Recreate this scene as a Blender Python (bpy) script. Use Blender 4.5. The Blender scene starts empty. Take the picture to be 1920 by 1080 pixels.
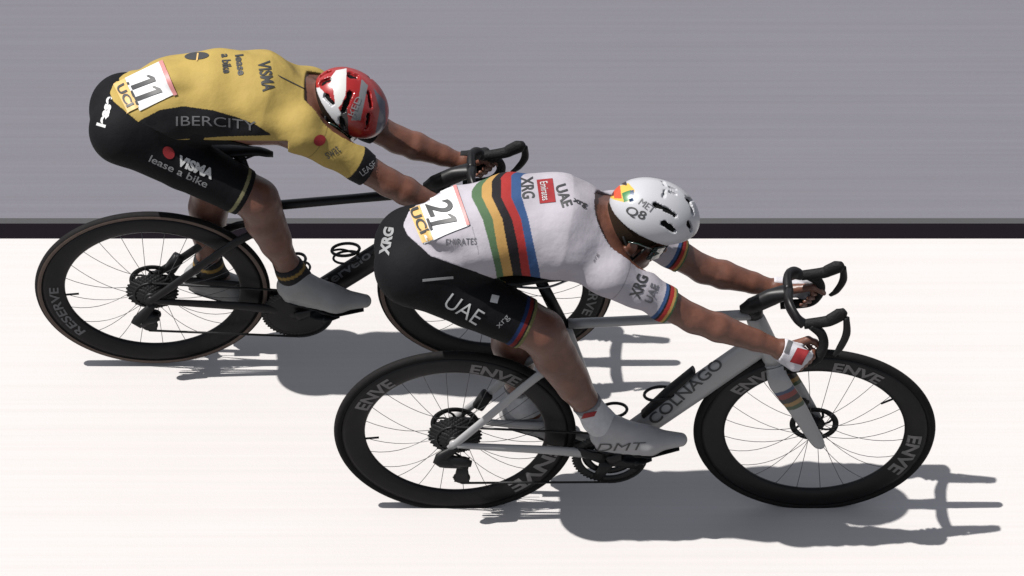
import bpy, bmesh, math, random
import numpy as np
from mathutils import Vector, Matrix
from mathutils.bvhtree import BVHTree

random.seed(7); np.random.seed(7)
C = bpy.context
SC = C.scene
COL = SC.collection
R = math.radians

# ------------------------------------------------------------------ camera
PITCH = R(40.0); DIST = 20.0; PXM = 592.0; FPX = PXM * DIST
FWD = np.array([0, math.cos(PITCH), -math.sin(PITCH)])
UP = np.array([0, math.sin(PITCH), math.cos(PITCH)])
CAM = np.array([0, 0, 0.926]) - FWD * DIST
cd = bpy.data.cameras.new('camera'); cam = bpy.data.objects.new('camera', cd); COL.objects.link(cam)
cd.sensor_width = 36; cd.lens = 36 * FPX / 1920; cd.clip_start = 0.5; cd.clip_end = 3000
cam.location = CAM; cam.rotation_euler = (math.pi / 2 - PITCH, 0, 0)
SC.camera = cam

# ------------------------------------------------------------------ light
SUN_DIR = Vector((0.50, 0.006, -0.87)).normalized()
w = bpy.data.worlds.new('World'); SC.world = w; w.use_nodes = True
nt = w.node_tree; nt.nodes.clear()
sky = nt.nodes.new('ShaderNodeTexSky'); sky.sky_type = 'NISHITA'; sky.sun_disc = False
sky.sun_elevation = R(60); sky.sun_rotation = R(270); sky.altitude = 100
bg = nt.nodes.new('ShaderNodeBackground'); bg.inputs[1].default_value = 0.066
wo = nt.nodes.new('ShaderNodeOutputWorld')
hsv = nt.nodes.new('ShaderNodeHueSaturation'); hsv.inputs['Saturation'].default_value = .38
nt.links.new(sky.outputs[0], hsv.inputs['Color']); nt.links.new(hsv.outputs[0], bg.inputs[0]); nt.links.new(bg.outputs[0], wo.inputs[0])
sd = bpy.data.lights.new('sun', 'SUN'); sd.energy = 4.2; sd.angle = R(0.5); sd.color = (1, 0.972, 0.935)
sun = bpy.data.objects.new('sun', sd); COL.objects.link(sun)
sun.rotation_euler = SUN_DIR.to_track_quat('-Z', 'Y').to_euler(); sun.location = (-8, 0, 12)
SC.view_settings.view_transform = 'Standard'; SC.view_settings.look = 'None'
SC.view_settings.exposure = 1.6; SC.view_settings.gamma = 1.0

# ------------------------------------------------------------------ pixel <-> world
def W(px, py, y=0.0):
    d = FWD + np.array([1, 0, 0]) * ((px - 960) / FPX) + UP * ((540 - py) / FPX)
    t = (y - CAM[1]) / d[1]
    return CAM + d * t
def ground(py):
    d = FWD + UP * ((540 - py) / FPX)
    t = -CAM[2] / d[2]
    return (CAM + d * t)[1]
def proj(p):
    q = p - CAM
    d = q @ FWD
    return 960 + FPX * q[..., 0] / d, 540 - FPX * (q @ UP) / d
YR = ground(681.5)          # lateral place of the far bicycle
YF = 0.0

# ------------------------------------------------------------------ materials
AL = .33      # the picture is exposed 1.6 stops up, so surfaces are that much darker
def srgb(r, g, b):
    f = lambda c: (c / 255 / 12.92) if c / 255 <= 0.04045 else ((c / 255 + 0.055) / 1.055) ** 2.4
    return (f(r), f(g), f(b))
def mat(name, col=(.5, .5, .5), rough=.5, metal=0., vcol=False, var=.12, nscale=40., bump=0., bscale=300., spec=.5, coat=0.):
    m = bpy.data.materials.new(name); m.use_nodes = True
    t = m.node_tree; b = t.nodes['Principled BSDF']
    b.inputs['Roughness'].default_value = rough; b.inputs['Metallic'].default_value = metal
    b.inputs['Specular IOR Level'].default_value = spec
    b.inputs['Coat Weight'].default_value = coat
    tc = t.nodes.new('ShaderNodeTexCoord')
    n = t.nodes.new('ShaderNodeTexNoise'); n.inputs['Scale'].default_value = nscale; n.inputs['Detail'].default_value = 5
    t.links.new(tc.outputs['Object'], n.inputs['Vector'])
    mr = t.nodes.new('ShaderNodeMapRange'); mr.inputs[1].default_value = .3; mr.inputs[2].default_value = .7
    mr.inputs[3].default_value = 1 - var; mr.inputs[4].default_value = 1 + var * .6
    t.links.new(n.outputs[0], mr.inputs[0])
    mx = t.nodes.new('ShaderNodeMix'); mx.data_type = 'RGBA'; mx.blend_type = 'MULTIPLY'; mx.inputs[0].default_value = 1
    if vcol:
        a = t.nodes.new('ShaderNodeAttribute'); a.attribute_name = 'Col'
        t.links.new(a.outputs['Color'], mx.inputs[6])
    else:
        mx.inputs[6].default_value = (*[c * AL for c in col], 1)
    t.links.new(mr.outputs[0], mx.inputs[7])
    t.links.new(mx.outputs[2], b.inputs['Base Color'])
    if bump:
        n2 = t.nodes.new('ShaderNodeTexNoise'); n2.inputs['Scale'].default_value = bscale; n2.inputs['Detail'].default_value = 4
        t.links.new(tc.outputs['Object'], n2.inputs['Vector'])
        bp = t.nodes.new('ShaderNodeBump'); bp.inputs['Strength'].default_value = bump; bp.inputs['Distance'].default_value = .01
        t.links.new(n2.outputs[0], bp.inputs['Height']); t.links.new(bp.outputs[0], b.inputs['Normal'])
    return m

def ground_mat(name, col, amp, grain, rough=.85, spec=.2):
    """painted or bare road surface with long roller streaks along the road and fine grain"""
    m = bpy.data.materials.new(name); m.use_nodes = True; col = [c * AL for c in col]
    t = m.node_tree; b = t.nodes['Principled BSDF']; b.inputs['Roughness'].default_value = rough
    b.inputs['Specular IOR Level'].default_value = spec
    tc = t.nodes.new('ShaderNodeTexCoord')
    def streak(sx, sy, sc):
        mp = t.nodes.new('ShaderNodeMapping'); mp.inputs['Scale'].default_value = (sx, sy, 1)
        t.links.new(tc.outputs['Object'], mp.inputs[0])
        n = t.nodes.new('ShaderNodeTexNoise'); n.inputs['Scale'].default_value = sc; n.inputs['Detail'].default_value = 4
        n.inputs['Roughness'].default_value = .6
        t.links.new(mp.outputs[0], n.inputs['Vector']); return n
    n1 = streak(.25, 34, 1.5); n2 = streak(.4, 64, 1.0); n3 = streak(1, 1, 150); n4 = streak(1, 1, 1.3)
    def add(a, bb, k):
        x = t.nodes.new('ShaderNodeMath'); x.operation = 'MULTIPLY_ADD'
        t.links.new(bb, x.inputs[0]); x.inputs[1].default_value = k
        if a is None: x.inputs[2].default_value = 1 - (amp * 1.4 + grain) * .5
        else: t.links.new(a, x.inputs[2])
        return x.outputs[0]
    v = add(None, n1.outputs[0], amp); v = add(v, n2.outputs[0], amp * .5); v = add(v, n3.outputs[0], grain); v = add(v, n4.outputs[0], amp * .4)
    # slight warm / cool drift of the surface colour
    cr = t.nodes.new('ShaderNodeMix'); cr.data_type = 'RGBA'
    cr.inputs[6].default_value = (*[c * k for c, k in zip(col, (1.02, .99, .985))], 1)
    cr.inputs[7].default_value = (*[c * k for c, k in zip(col, (.985, 1.0, 1.02))], 1)
    t.links.new(n2.outputs[0], cr.inputs[0])
    mx = t.nodes.new('ShaderNodeMix'); mx.data_type = 'RGBA'; mx.blend_type = 'MULTIPLY'; mx.inputs[0].default_value = 1
    t.links.new(cr.outputs[2], mx.inputs[6]); t.links.new(v, mx.inputs[7]); t.links.new(mx.outputs[2], b.inputs['Base Color'])
    bp = t.nodes.new('ShaderNodeBump'); bp.inputs['Strength'].default_value = .15; bp.inputs['Distance'].default_value = .004
    t.links.new(n3.outputs[0], bp.inputs['Height']); t.links.new(bp.outputs[0], b.inputs['Normal'])
    return m

M = dict(
    carbon=mat('carbon', (.010, .009, .010), .42, nscale=60, var=.25, spec=.15),
    rim=mat('rim carbon', (.010, .009, .010), .42, var=.3, nscale=25, spec=.14),
    tyre=mat('tyre rubber', (.012, .011, .011), .8, var=.3, nscale=60, spec=.1),
    gum=mat('brown sidewall', (.13, .075, .05), .75, var=.2, nscale=60),
    black=mat('black plastic', (.008, .008, .009), .5, var=.2, spec=.15),
    tape=mat('bar tape', (.010, .010, .011), .7, bump=.3, bscale=160, var=.3, spec=.12),
    steel=mat('spoke steel', (.12, .12, .125), .4, metal=.6),
    alloy=mat('grey alloy', (.25, .25, .26), .35, metal=.9),
    dark_alloy=mat('dark alloy', (.022, .022, .023), .42, metal=.4, spec=.15),
    white_paint=mat('white frame paint', (.44, .435, .44), .35, var=.05, nscale=6, spec=.3, coat=.1),
    vpaint=mat('striped frame paint', vcol=True, rough=.35, var=.05, nscale=6, spec=.3, coat=.1),
    skin=mat('tanned skin', (.19, .074, .046), .42, var=.28, nscale=22, bump=.12, bscale=70, spec=.3),
    jersey=mat('jersey cloth', vcol=True, rough=.75, var=.07, nscale=18, bump=.30, bscale=26, spec=.1),
    shorts=mat('shorts cloth', vcol=True, rough=.75, var=.15, nscale=18, bump=.25, bscale=30, spec=.07),
    sock=mat('sock knit', vcol=True, rough=.85, var=.08, nscale=60, bump=.2, bscale=400, spec=.2),
    shoe=mat('shoe leather', vcol=True, rough=.45, var=.06, nscale=30, spec=.2),
    helmet=mat('helmet shell', vcol=True, rough=.32, var=.05, nscale=8, spec=.3, coat=.1),
    liner=mat('helmet padding', (.006, .006, .006), .95, spec=.1),
    lens=mat('tinted lens', (.01, .03, .022), .12, spec=.8),
    ink=mat('black ink', (.02, .02, .022), .6),
    grey_ink=mat('grey ink', (.12, .12, .13), .6),
    light_ink=mat('pale grey ink', (.30, .30, .31), .6),
    rim_ink=mat('rim lettering', (.17, .16, .16), .6),
    white_ink=mat('white ink', (.72, .72, .72), .6),
    red_ink=mat('red ink', (.36, .035, .04), .7, spec=.1),
    pink_ink=mat('pink ink', (.70, .26, .25), .6),
    bib_white=mat('number paper', (.86, .86, .86), .6, var=.03),
    bib_yellow=mat('number yellow', (.80, .50, .16), .6, var=.05),
)

# ------------------------------------------------------------------ object helpers
def link_mesh(name, verts, faces, mats, parent=None, smooth=True, midx=None, vcol=None, kind=None):
    me = bpy.data.meshes.new(name)
    off = Vector((0, 0, 0))
    if parent is not None:
        off = parent_origin(parent)
    v = np.asarray(verts, dtype=np.float64).reshape(-1, 3)
    v = v - np.array(off)
    me.from_pydata(v.tolist(), [], faces if isinstance(faces, list) else faces.tolist())
    for m in (mats if isinstance(mats, (list, tuple)) else [mats]): me.materials.append(m)
    if midx is not None: me.polygons.foreach_set('material_index', np.asarray(midx, dtype=np.int32))
    me.polygons.foreach_set('use_smooth', np.full(len(me.polygons), smooth))
    if vcol is not None:
        a = me.color_attributes.new('Col', 'FLOAT_COLOR', 'POINT')
        c = np.ones((len(v), 4), dtype=np.float32); c[:, :3] = np.asarray(vcol) * AL
        a.data.foreach_set('color', c.ravel())
    me.update()
    o = bpy.data.objects.new(name, me); COL.objects.link(o)
    if parent is not None: o.parent = parent
    if kind: o['kind'] = kind
    return o
_org = {}
def parent_origin(p):
    v = Vector((0, 0, 0))
    while p is not None:
        v += p.location; p = p.parent
    return v
def thing(name, label, cat, loc, group=None):
    o = bpy.data.objects.new(name, None); COL.objects.link(o); o.location = loc; o.empty_display_size = .1
    o['label'] = label; o['category'] = cat
    if group: o['group'] = group
    return o
class MB:
    """collects shapes that become one mesh"""
    def __init__(s): s.v = []; s.f = []; s.n = 0; s.mi = []
    def add(s, v, f, mi=0):
        v = np.asarray(v, float).reshape(-1, 3)
        s.v.append(v); s.f += [[i + s.n for i in q] for q in f]; s.mi += [mi] * len(f); s.n += len(v)
    def tube(s, pts, rad, seg=12, mi=0, flat=None, cap=True):
        """swept tube; rad: number, list, or list of (in-plane, lateral) pairs; lateral is the y axis"""
        P = [np.asarray(p, float) for p in pts]; n = len(P)
        if not isinstance(rad, (list, tuple)): rad = [rad] * n
        rr = [(r, r) if not isinstance(r, (tuple, list)) else r for r in rad]
        V = []; prevu = None
        for i in range(n):
            t = P[min(i + 1, n - 1)] - P[max(i - 1, 0)]; t = t / (np.linalg.norm(t) + 1e-9)
            ref = np.array([0, 1., 0]) if abs(t[1]) < .9 else np.array([0, 0, 1.])
            if prevu is not None and flat is None:
                ref2 = prevu - t * (prevu @ t)
                if np.linalg.norm(ref2) > .2: ref = ref2
            b = ref - t * (ref @ t); b /= np.linalg.norm(b); prevu = b
            a = np.cross(b, t)
            for k in range(seg):
                an = 2 * math.pi * k / seg
                V.append(P[i] + a * math.cos(an) * rr[i][0] + b * math.sin(an) * rr[i][1])
        F = []
        for i in range(n - 1):
            for k in range(seg):
                k2 = (k + 1) % seg
                F.append([i * seg + k, i * seg + k2, (i + 1) * seg + k2, (i + 1) * seg + k])
        if cap:
            F.append(list(range(seg))[::-1]); F.append([(n - 1) * seg + k for k in range(seg)])
        s.add(V, F, mi)
    def lathe(s, prof, c, sx=1., sz=1., seg=96, mi=0, closed=True):
        """profile of (radius, y) turned about the wheel axis (y)"""
        V = []; n = len(prof)
        for k in range(seg):
            a = 2 * math.pi * k / seg
            for r, y in prof: V.append((c[0] + r * math.cos(a) * sx, c[1] + y, c[2] + r * math.sin(a) * sz))
        F = []
        for k in range(seg):
            k2 = (k + 1) % seg
            for j in range(n if closed else n - 1):
                j2 = (j + 1) % n
                F.append([k * n + j, k * n + j2, k2 * n + j2, k2 * n + j])
        s.add(V, F, mi)
    def box(s, c, h, rot=None, mi=0, bev=.25):
        """small bevelled block: centre, half sizes, rotation about y"""
        V = []; hx, hy, hz = h; b = min(h) * bev
        for z, k in ((-hz, b), (-hz + b, 0), (hz - b, 0), (hz, b)):
            for X, Y in ((-1, -1), (1, -1), (1, 1), (-1, 1)):
                bx_, by_ = hx - k, hy - k
                V.append((X * bx_, Y * by_, z))
        F = [[3, 2, 1, 0], [12, 13, 14, 15]]
        for L in range(3):
            for k in range(4):
                k2 = (k + 1) % 4; F.append([L * 4 + k, L * 4 + k2, L * 4 + 4 + k2, L * 4 + 4 + k])
        V = np.array(V)
        if rot:
            cs, sn = math.cos(rot), math.sin(rot)
            V = np.stack([V[:, 0] * cs - V[:, 2] * sn, V[:, 1], V[:, 0] * sn + V[:, 2] * cs], 1)
        s.add(V + np.asarray(c), F, mi)
    def build(s, name, mats, parent=None, smooth=True, vcol=None):
        return link_mesh(name, np.concatenate(s.v), s.f, mats, parent, smooth, s.mi, vcol)
def spline(pts, n=8):
    """Catmull-Rom through the points"""
    P = [np.asarray(p, float) for p in pts]; P = [2 * P[0] - P[1]] + P + [2 * P[-1] - P[-2]]
    out = []
    for i in range(1, len(P) - 2):
        for k in range(n):
            t = k / n
            out.append(.5 * ((2 * P[i]) + (-P[i - 1] + P[i + 1]) * t + (2 * P[i - 1] - 5 * P[i] + 4 * P[i + 1] - P[i + 2]) * t * t + (-P[i - 1] + 3 * P[i] - 3 * P[i + 1] + P[i + 2]) * t ** 3))
    out.append(P[-2]); return out
def lerp_list(vals, n):
    """spread a list of radii over a spline made with n steps per span"""
    out = []
    for i in range(len(vals) - 1):
        for k in range(n):
            t = k / n; a, b = vals[i], vals[i + 1]
            out.append(tuple(x + (y - x) * t for x, y in zip(a, b)) if isinstance(a, tuple) else a + (b - a) * t)
    out.append(vals[-1]); return out

# ------------------------------------------------------------------ lettering
def text_tris(s, bold=0.0, maxlen=.12, shear=0.0):
    cu = bpy.data.curves.new('t', 'FONT'); cu.body = s; cu.offset = bold; cu.resolution_u = 4; cu.shear = shear
    o = bpy.data.objects.new('t', cu); COL.objects.link(o)
    dg = bpy.context.evaluated_depsgraph_get()
    me = bpy.data.meshes.new_from_object(o.evaluated_get(dg))
    bm = bmesh.new(); bm.from_mesh(me)
    bpy.data.objects.remove(o); bpy.data.curves.remove(cu); bpy.data.meshes.remove(me)
    xs = [v.co.x for v in bm.verts]; ys = [v.co.y for v in bm.verts]
    x0, x1, y0, y1 = min(xs), max(xs), min(ys), max(ys)
    bmesh.ops.triangulate(bm, faces=bm.faces[:])
    for _ in range(5):
        e = [e for e in bm.edges if e.calc_length() > maxlen]
        if not e: break
        bmesh.ops.subdivide_edges(bm, edges=e, cuts=1)
        bmesh.ops.triangulate(bm, faces=bm.faces[:])
    bm.verts.index_update()
    V = np.array([((v.co.x - x0) / (x1 - x0), (v.co.y - y0) / (y1 - y0)) for v in bm.verts])
    F = [[v.index for v in f.verts] for f in bm.faces]
    bm.free(); return V, F
def quad_grid(n=10, m=10):
    V = np.array([(i / n, j / m) for j in range(m + 1) for i in range(n + 1)])
    F = [[j * (n + 1) + i, j * (n + 1) + i + 1, (j + 1) * (n + 1) + i + 1, (j + 1) * (n + 1) + i] for j in range(m) for i in range(n)]
    return V, F
def disc_grid(n=20):
    V = [(.5, .5)] + [(.5 + .25 * k * math.cos(2 * math.pi * i / n), .5 + .25 * k * math.sin(2 * math.pi * i / n)) for k in (1, 2) for i in range(n)]
    F = [[0, 1 + i, 1 + (i + 1) % n] for i in range(n)] + [[1 + i, 1 + n + i, 1 + n + (i + 1) % n, 1 + (i + 1) % n] for i in range(n)]
    return np.array(V), F
def on_surface(bvh, VF, o, u, v, lift=.002, bend=0.0):
    """lay a flat shape on a surface: o/u/v are the lower-left corner and the two sides as the shape is seen"""
    V, F = VF; out = []; ok = np.ones(len(V), bool)
    for i, (a, b) in enumerate(V):
        px = o[0] + u[0] * a + v[0] * b - v[0] * bend * 4 * a * (1 - a); py = o[1] + u[1] * a + v[1] * b - v[1] * bend * 4 * a * (1 - a)
        d = FWD + np.array([1, 0, 0]) * ((px - 960) / FPX) + UP * ((540 - py) / FPX); d /= np.linalg.norm(d)
        hit, nrm, _, _ = bvh.ray_cast(Vector(CAM), Vector(d))
        if hit is None: ok[i] = False; out.append((0, 0, 0)); continue
        if nrm.dot(Vector(d)) > 0: nrm = -nrm
        out.append(tuple(hit + nrm * lift))
    F2 = [f for f in F if all(ok[k] for k in f)]
    return np.array(out), F2

# ------------------------------------------------------------------ implicit surfaces
def smin(a, b, k):
    h = np.clip(.5 + .5 * (b - a) / k, 0, 1)
    return b + (a - b) * h - k * h * (1 - h)
class Field:
    def __init__(s): s.p = []
    def cone(s, a, b, ra, rb, k=.02, fy=1.0): s.p.append(('c', np.asarray(a, float), np.asarray(b, float), ra, rb, k, fy)); return s
    def chain(s, pts, rs, k=.02, fy=1.0):
        for i in range(len(pts) - 1):
            f = fy[i] if isinstance(fy, (list, tuple)) else fy
            s.cone(pts[i], pts[i + 1], rs[i], rs[i + 1], k if i == 0 else .010, f)
        return s
    def ell(s, c, r, rot=0., k=.02): s.p.append(('e', np.asarray(c, float), np.asarray(r, float), rot, None, k, 1.)); return s
    def bounds(s):
        lo = np.full(3, 9e9); hi = -lo
        for q in s.p:
            l, h = s.pb(q); lo = np.minimum(lo, l); hi = np.maximum(hi, h)
        return lo, hi
    def pb(s, q):
        if q[0] == 'c':
            r = max(q[3], q[4]); e = np.array([r, r * max(1, q[6]), r])
            return np.minimum(q[1], q[2]) - e, np.maximum(q[1], q[2]) + e
        r = q[2].copy(); m = max(r[0], r[2])
        if q[3]: r = np.array([m, r[1], m])
        return q[1] - r, q[1] + r
    def dist(s, q, X, Y, Z):
        if q[0] == 'c':
            a, b, ra, rb, fy = q[1], q[2], q[3], q[4], q[6]
            ba = b - a; y0 = a[1]
            bx_, by_, bz = ba[0], ba[1] / fy, ba[2]
            px, py, pz = X - a[0], (Y - y0) / fy, Z - a[2]
            L = bx_ * bx_ + by_ * by_ + bz * bz + 1e-12
            t = np.clip((px * bx_ + py * by_ + pz * bz) / L, 0, 1)
            return np.sqrt((px - bx_ * t) ** 2 + (py - by_ * t) ** 2 + (pz - bz * t) ** 2) - (ra + (rb - ra) * t)
        c, r, rot = q[1], q[2], q[3]
        px, py, pz = X - c[0], Y - c[1], Z - c[2]
        if rot:
            cs, sn = math.cos(rot), math.sin(rot)
            px, pz = px * cs + pz * sn, -px * sn + pz * cs
        k0 = np.sqrt((px / r[0]) ** 2 + (py / r[1]) ** 2 + (pz / r[2]) ** 2)
        k1 = np.sqrt((px / r[0] ** 2) ** 2 + (py / r[1] ** 2) ** 2 + (pz / r[2] ** 2) ** 2) + 1e-9
        return k0 * (k0 - 1) / k1
    def grid(s, h, pad=.03, lo=None, hi=None):
        l, hh = s.bounds()
        lo = (l - pad) if lo is None else np.asarray(lo); hi = (hh + pad) if hi is None else np.asarray(hi)
        n = np.ceil((hi - lo) / h).astype(int) + 1
        ax = [(lo[i] + h * np.arange(n[i])).astype(np.float32) for i in range(3)]
        D = np.full(n, .2, np.float32)
        for q in s.p:
            l, u = s.pb(q); l = l - .07; u = u + .07
            i0 = np.clip(np.floor((l - lo) / h).astype(int), 0, n - 1); i1 = np.clip(np.ceil((u - lo) / h).astype(int) + 1, 1, n)
            sl = tuple(slice(i0[i], i1[i]) for i in range(3))
            X = ax[0][sl[0]][:, None, None]; Y = ax[1][sl[1]][None, :, None]; Z = ax[2][sl[2]][None, None, :]
            d = s.dist(q, X, Y, Z).astype(np.float32)
            D[sl] = smin(D[sl], d, q[5])
        return D, lo, h, ax
def surf_net(D, lo, h):
    s = D < 0
    cnt = np.zeros(tuple(np.array(D.shape) - 1), np.int8)
    cs = [(i, j, k) for i in (0, 1) for j in (0, 1) for k in (0, 1)]
    nx, ny, nz = D.shape
    for i, j, k in cs: cnt += s[i:nx - 1 + i, j:ny - 1 + j, k:nz - 1 + k]
    A = np.argwhere((cnt > 0) & (cnt < 8))
    idx = np.full(cnt.shape, -1, np.int64); idx[A[:, 0], A[:, 1], A[:, 2]] = np.arange(len(A))
    acc = np.zeros((len(A), 3)); num = np.zeros(len(A))
    for a in cs:
        for ax in range(3):
            if a[ax]: continue
            b = list(a); b[ax] = 1
            d0 = D[A[:, 0] + a[0], A[:, 1] + a[1], A[:, 2] + a[2]].astype(float); d1 = D[A[:, 0] + b[0], A[:, 1] + b[1], A[:, 2] + b[2]].astype(float)
            cr = (d0 < 0) != (d1 < 0); t = np.where(cr, d0 / np.where(cr, d0 - d1, 1), 0)
            p = np.tile(np.array(a, float), (len(A), 1)); p[:, ax] += t
            acc[cr] += p[cr]; num[cr] += 1
    V = lo + (A + acc / num[:, None]) * h
    F = []
    for ax in range(3):
        o1, o2 = [(1, 2), (2, 0), (0, 1)][ax]
        sl0 = [slice(None)] * 3; sl1 = [slice(None)] * 3
        sl0[ax] = slice(0, -1); sl1[ax] = slice(1, None)
        a, b = s[tuple(sl0)], s[tuple(sl1)]
        E = np.argwhere(a != b)
        E = E[(E[:, o1] > 0) & (E[:, o2] > 0) & (E[:, o1] < D.shape[o1] - 1) & (E[:, o2] < D.shape[o2] - 1)]
        q = []
        for d1, d2 in ((-1, -1), (0, -1), (0, 0), (-1, 0)):
            c = E.copy(); c[:, o1] += d1; c[:, o2] += d2
            q.append(idx[c[:, 0], c[:, 1], c[:, 2]])
        q = np.stack(q, 1)
        flip = ~a[E[:, 0], E[:, 1], E[:, 2]]
        q[flip] = q[flip][:, ::-1]
        F.append(q)
    F = np.concatenate(F); F = F[(F >= 0).all(1)]
    return V, F
def keep_big(V, F):
    """drop loose crumbs of a cut surface"""
    par = np.arange(len(V))
    for _ in range(400):
        m = par[F].min(1); new = par.copy()
        for k in range(4): np.minimum.at(new, F[:, k], m)
        new = new[new]
        if (new == par).all(): break
        par = new
    lab, cnt = np.unique(par, return_counts=True)
    good = set(lab[cnt > 250]); okv = np.isin(par, list(good))
    F = F[okv[F[:, 0]]]; mp = np.cumsum(okv) - 1
    return V[okv], mp[F]

# ------------------------------------------------------------------ setting
def sheet(name, x0, x1, y0, y1, z, m):
    nx = 2; V = [(x0, y0, z), (x1, y0, z), (x1, y1, z), (x0, y1, z)]
    return link_mesh(name, V, [[0, 1, 2, 3]], m, smooth=False, kind='structure')
sheet('ground', -1500, 1500, -1500, 1500, -.004, ground_mat('grey asphalt', (.180, .175, .203), .24, .12))
yb0, yb1, yb2 = ground(447.5), ground(419), ground(409)
sheet('finish_line_paint', -40, 40, -9, yb0, .0, ground_mat('white road paint', (.685, .66, .645), .13, .04))
sheet('black_line_paint', -40, 40, yb0, yb1, .0, ground_mat('black road paint', (.012, .010, .013), .25, .2, .95, .0))
sheet('grey_line', -40, 40, yb1, yb2, .0, ground_mat('dark grey road strip', (.07, .07, .073), .2, .2))  # thin dark grey strip along the far edge of the black line

# ------------------------------------------------------------------ riders
def seg_line(PX, PY, p, q, keep):
    """signed distance (metres) to a line on the side pattern, negative on the side of the point keep"""
    nx_, ny_ = (q[1] - p[1]), -(q[0] - p[0]); L = math.hypot(nx_, ny_)
    s = ((PX - p[0]) * nx_ + (PY - p[1]) * ny_) / L
    k = ((keep[0] - p[0]) * nx_ + (keep[1] - p[1]) * ny_) / L
    return (s if k < 0 else -s) / PXM
def in_poly(px, py, poly):
    c = np.zeros(px.shape, bool); n = len(poly)
    for i in range(n):
        x1, y1 = poly[i]; x2, y2 = poly[(i + 1) % n]
        if y1 == y2: continue
        m = ((y1 > py) != (y2 > py)) & (px < (x2 - x1) * (py - y1) / (y2 - y1) + x1)
        c ^= m
    return c

def add_hand(F, wr, hc, d, side):
    """a hand closed round a bar: wrist, point on the bar, direction of the bar, side -1 near / +1 far; returns finger chains"""
    d = np.asarray(d, float) / np.linalg.norm(d); out = np.array([0, side, 0.])
    fw = np.cross(d, out) * 1.0; fw /= np.linalg.norm(fw)
    if fw[0] < 0: fw = -fw
    K = []
    for i in range(4):
        ln = (1.0, 1.08, 1.0, .86)[i]
        b = hc + d * ((i - 1.5) * .0195 + .004)
        k0 = b + out * .030 - fw * .004 + d * .0
        K.append(k0)
        F.cone(wr + d * (i - 1.5) * .010, k0, .024, .0135, .012)
        j1 = b + fw * .025 * ln + out * .020
        j2 = b + fw * .029 * ln - out * .010
        tp = b + fw * .008 - out * .027 * ln
        F.cone(k0, j1, .0115, .0100, .005); F.cone(j1, j2, .0098, .0090, .004); F.cone(j2, tp, .0088, .0075, .004)
    t0 = wr * .55 + hc * .45 - d * .018 - out * .012
    t1 = hc - d * .046 - out * .022 - fw * .006; t2 = hc - d * .050 - out * .024 + fw * .020; t3 = hc - d * .044 - out * .020 + fw * .040
    F.cone(t0, t1, .017, .0125, .010); F.cone(t1, t2, .0118, .0105, .005); F.cone(t2, t3, .0102, .0085, .004)
    F.cone(wr, wr * .3 + hc * .7 + out * .018, .026, .020, .012)
    return fw, out

def local(head, al, p, s=1.04):
    f = np.array([math.cos(al), 0, -math.sin(al)]); u = np.array([math.sin(al), 0, math.cos(al)])
    return head + (f * p[0] + np.array([0, 1., 0]) * p[1] + u * p[2]) * s
def add_head(F, head, al, s=1.04):
    L = lambda *p: local(head, al, p, s)
    F.ell(L(-.008, 0, .03), np.array([.098, .077, .098]) * s, -al, .02)
    F.ell(L(.045, 0, -.05), np.array([.052, .060, .075]) * s, -al, .02)
    for q in (-1, 1):
        F.cone(L(-.01, .052 * q, -.065), L(.070, .016 * q, -.112), .022 * s, .020 * s, .02)     # jaw
        F.cone(L(.076, .036 * q, -.034), L(.06, .05 * q, -.03), .020 * s, .018 * s, .012)       # cheek
        F.cone(L(.086, .012 * q, .012), L(.075, .046 * q, .008), .014 * s, .012 * s, .008)      # brow
        F.ell(L(-.008, .079 * q, -.030), np.array([.019, .009, .032]) * s, -al, .006)           # ear
    F.cone(L(.088, 0, -.002), L(.112, 0, -.042), .009 * s, .013 * s, .008)
    for q in (-1, 1): F.cone(L(.106, .008 * q, -.046), L(.100, .012 * q, -.047), .009 * s, .007 * s, .004)
    F.cone(L(.091, -.018, -.071), L(.091, .018, -.071), .0085 * s, .0085 * s, .004)
    F.cone(L(.088, -.016, -.084), L(.088, .016, -.084), .009 * s, .009 * s, .004)
    F.ell(L(.082, 0, -.108), np.array([.018, .022, .016]) * s, -al, .012)

def subdivide(V, F):
    E = np.concatenate([F[:, [i, (i + 1) % 4]] for i in range(4)]); E.sort(axis=1)
    U, inv = np.unique(E, axis=0, return_inverse=True); inv = inv.ravel(); n, m = len(F), len(V)
    mid = (V[U[:, 0]] + V[U[:, 1]]) / 2; cen = V[F].mean(1); e = [m + inv[i * n:(i + 1) * n] for i in range(4)]; c = m + len(U) + np.arange(n)
    Q = [np.stack([F[:, i], e[i], c, e[(i + 3) % 4]], 1) for i in range(4)]
    return np.concatenate([V, mid, cen]), np.concatenate(Q)
def finish(D, g, mats, name, parent, colour=None, extra=(), clean=False, fine=False):
    """mesh of an implicit surface, its cloth pattern and the shapes printed on it, as ONE object"""
    _, lo, h, _ = g
    V, F = surf_net(D, lo, h)
    if clean: V, F = keep_big(V, F)
    if fine: V, F = subdivide(V, F)
    Fl = F.tolist(); mi = [0] * len(Fl)
    col = colour(V) if colour is not None else None
    ms = list(mats) if isinstance(mats, (list, tuple)) else [mats]
    if extra:
        bvh = BVHTree.FromPolygons(V.tolist(), Fl)
        Vs = [V]; n = len(V); cs = [col]
        for (shape, o, u, v, m, *rest) in extra:
            lift = rest[0] if rest else .002; bend = rest[1] if len(rest) > 1 else 0
            pv, pf = on_surface(bvh, shape, o, u, v, lift, bend)
            if m not in ms: ms.append(m)
            Fl += [[i + n for i in f] for f in pf]; mi += [ms.index(m)] * len(pf); n += len(pv); Vs.append(pv)
            cs.append(np.ones((len(pv), 3)))
        V = np.concatenate(Vs)
        if col is not None: col = np.concatenate(cs)
    return link_mesh(name, V, Fl, ms, parent, True, mi, col)

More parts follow.
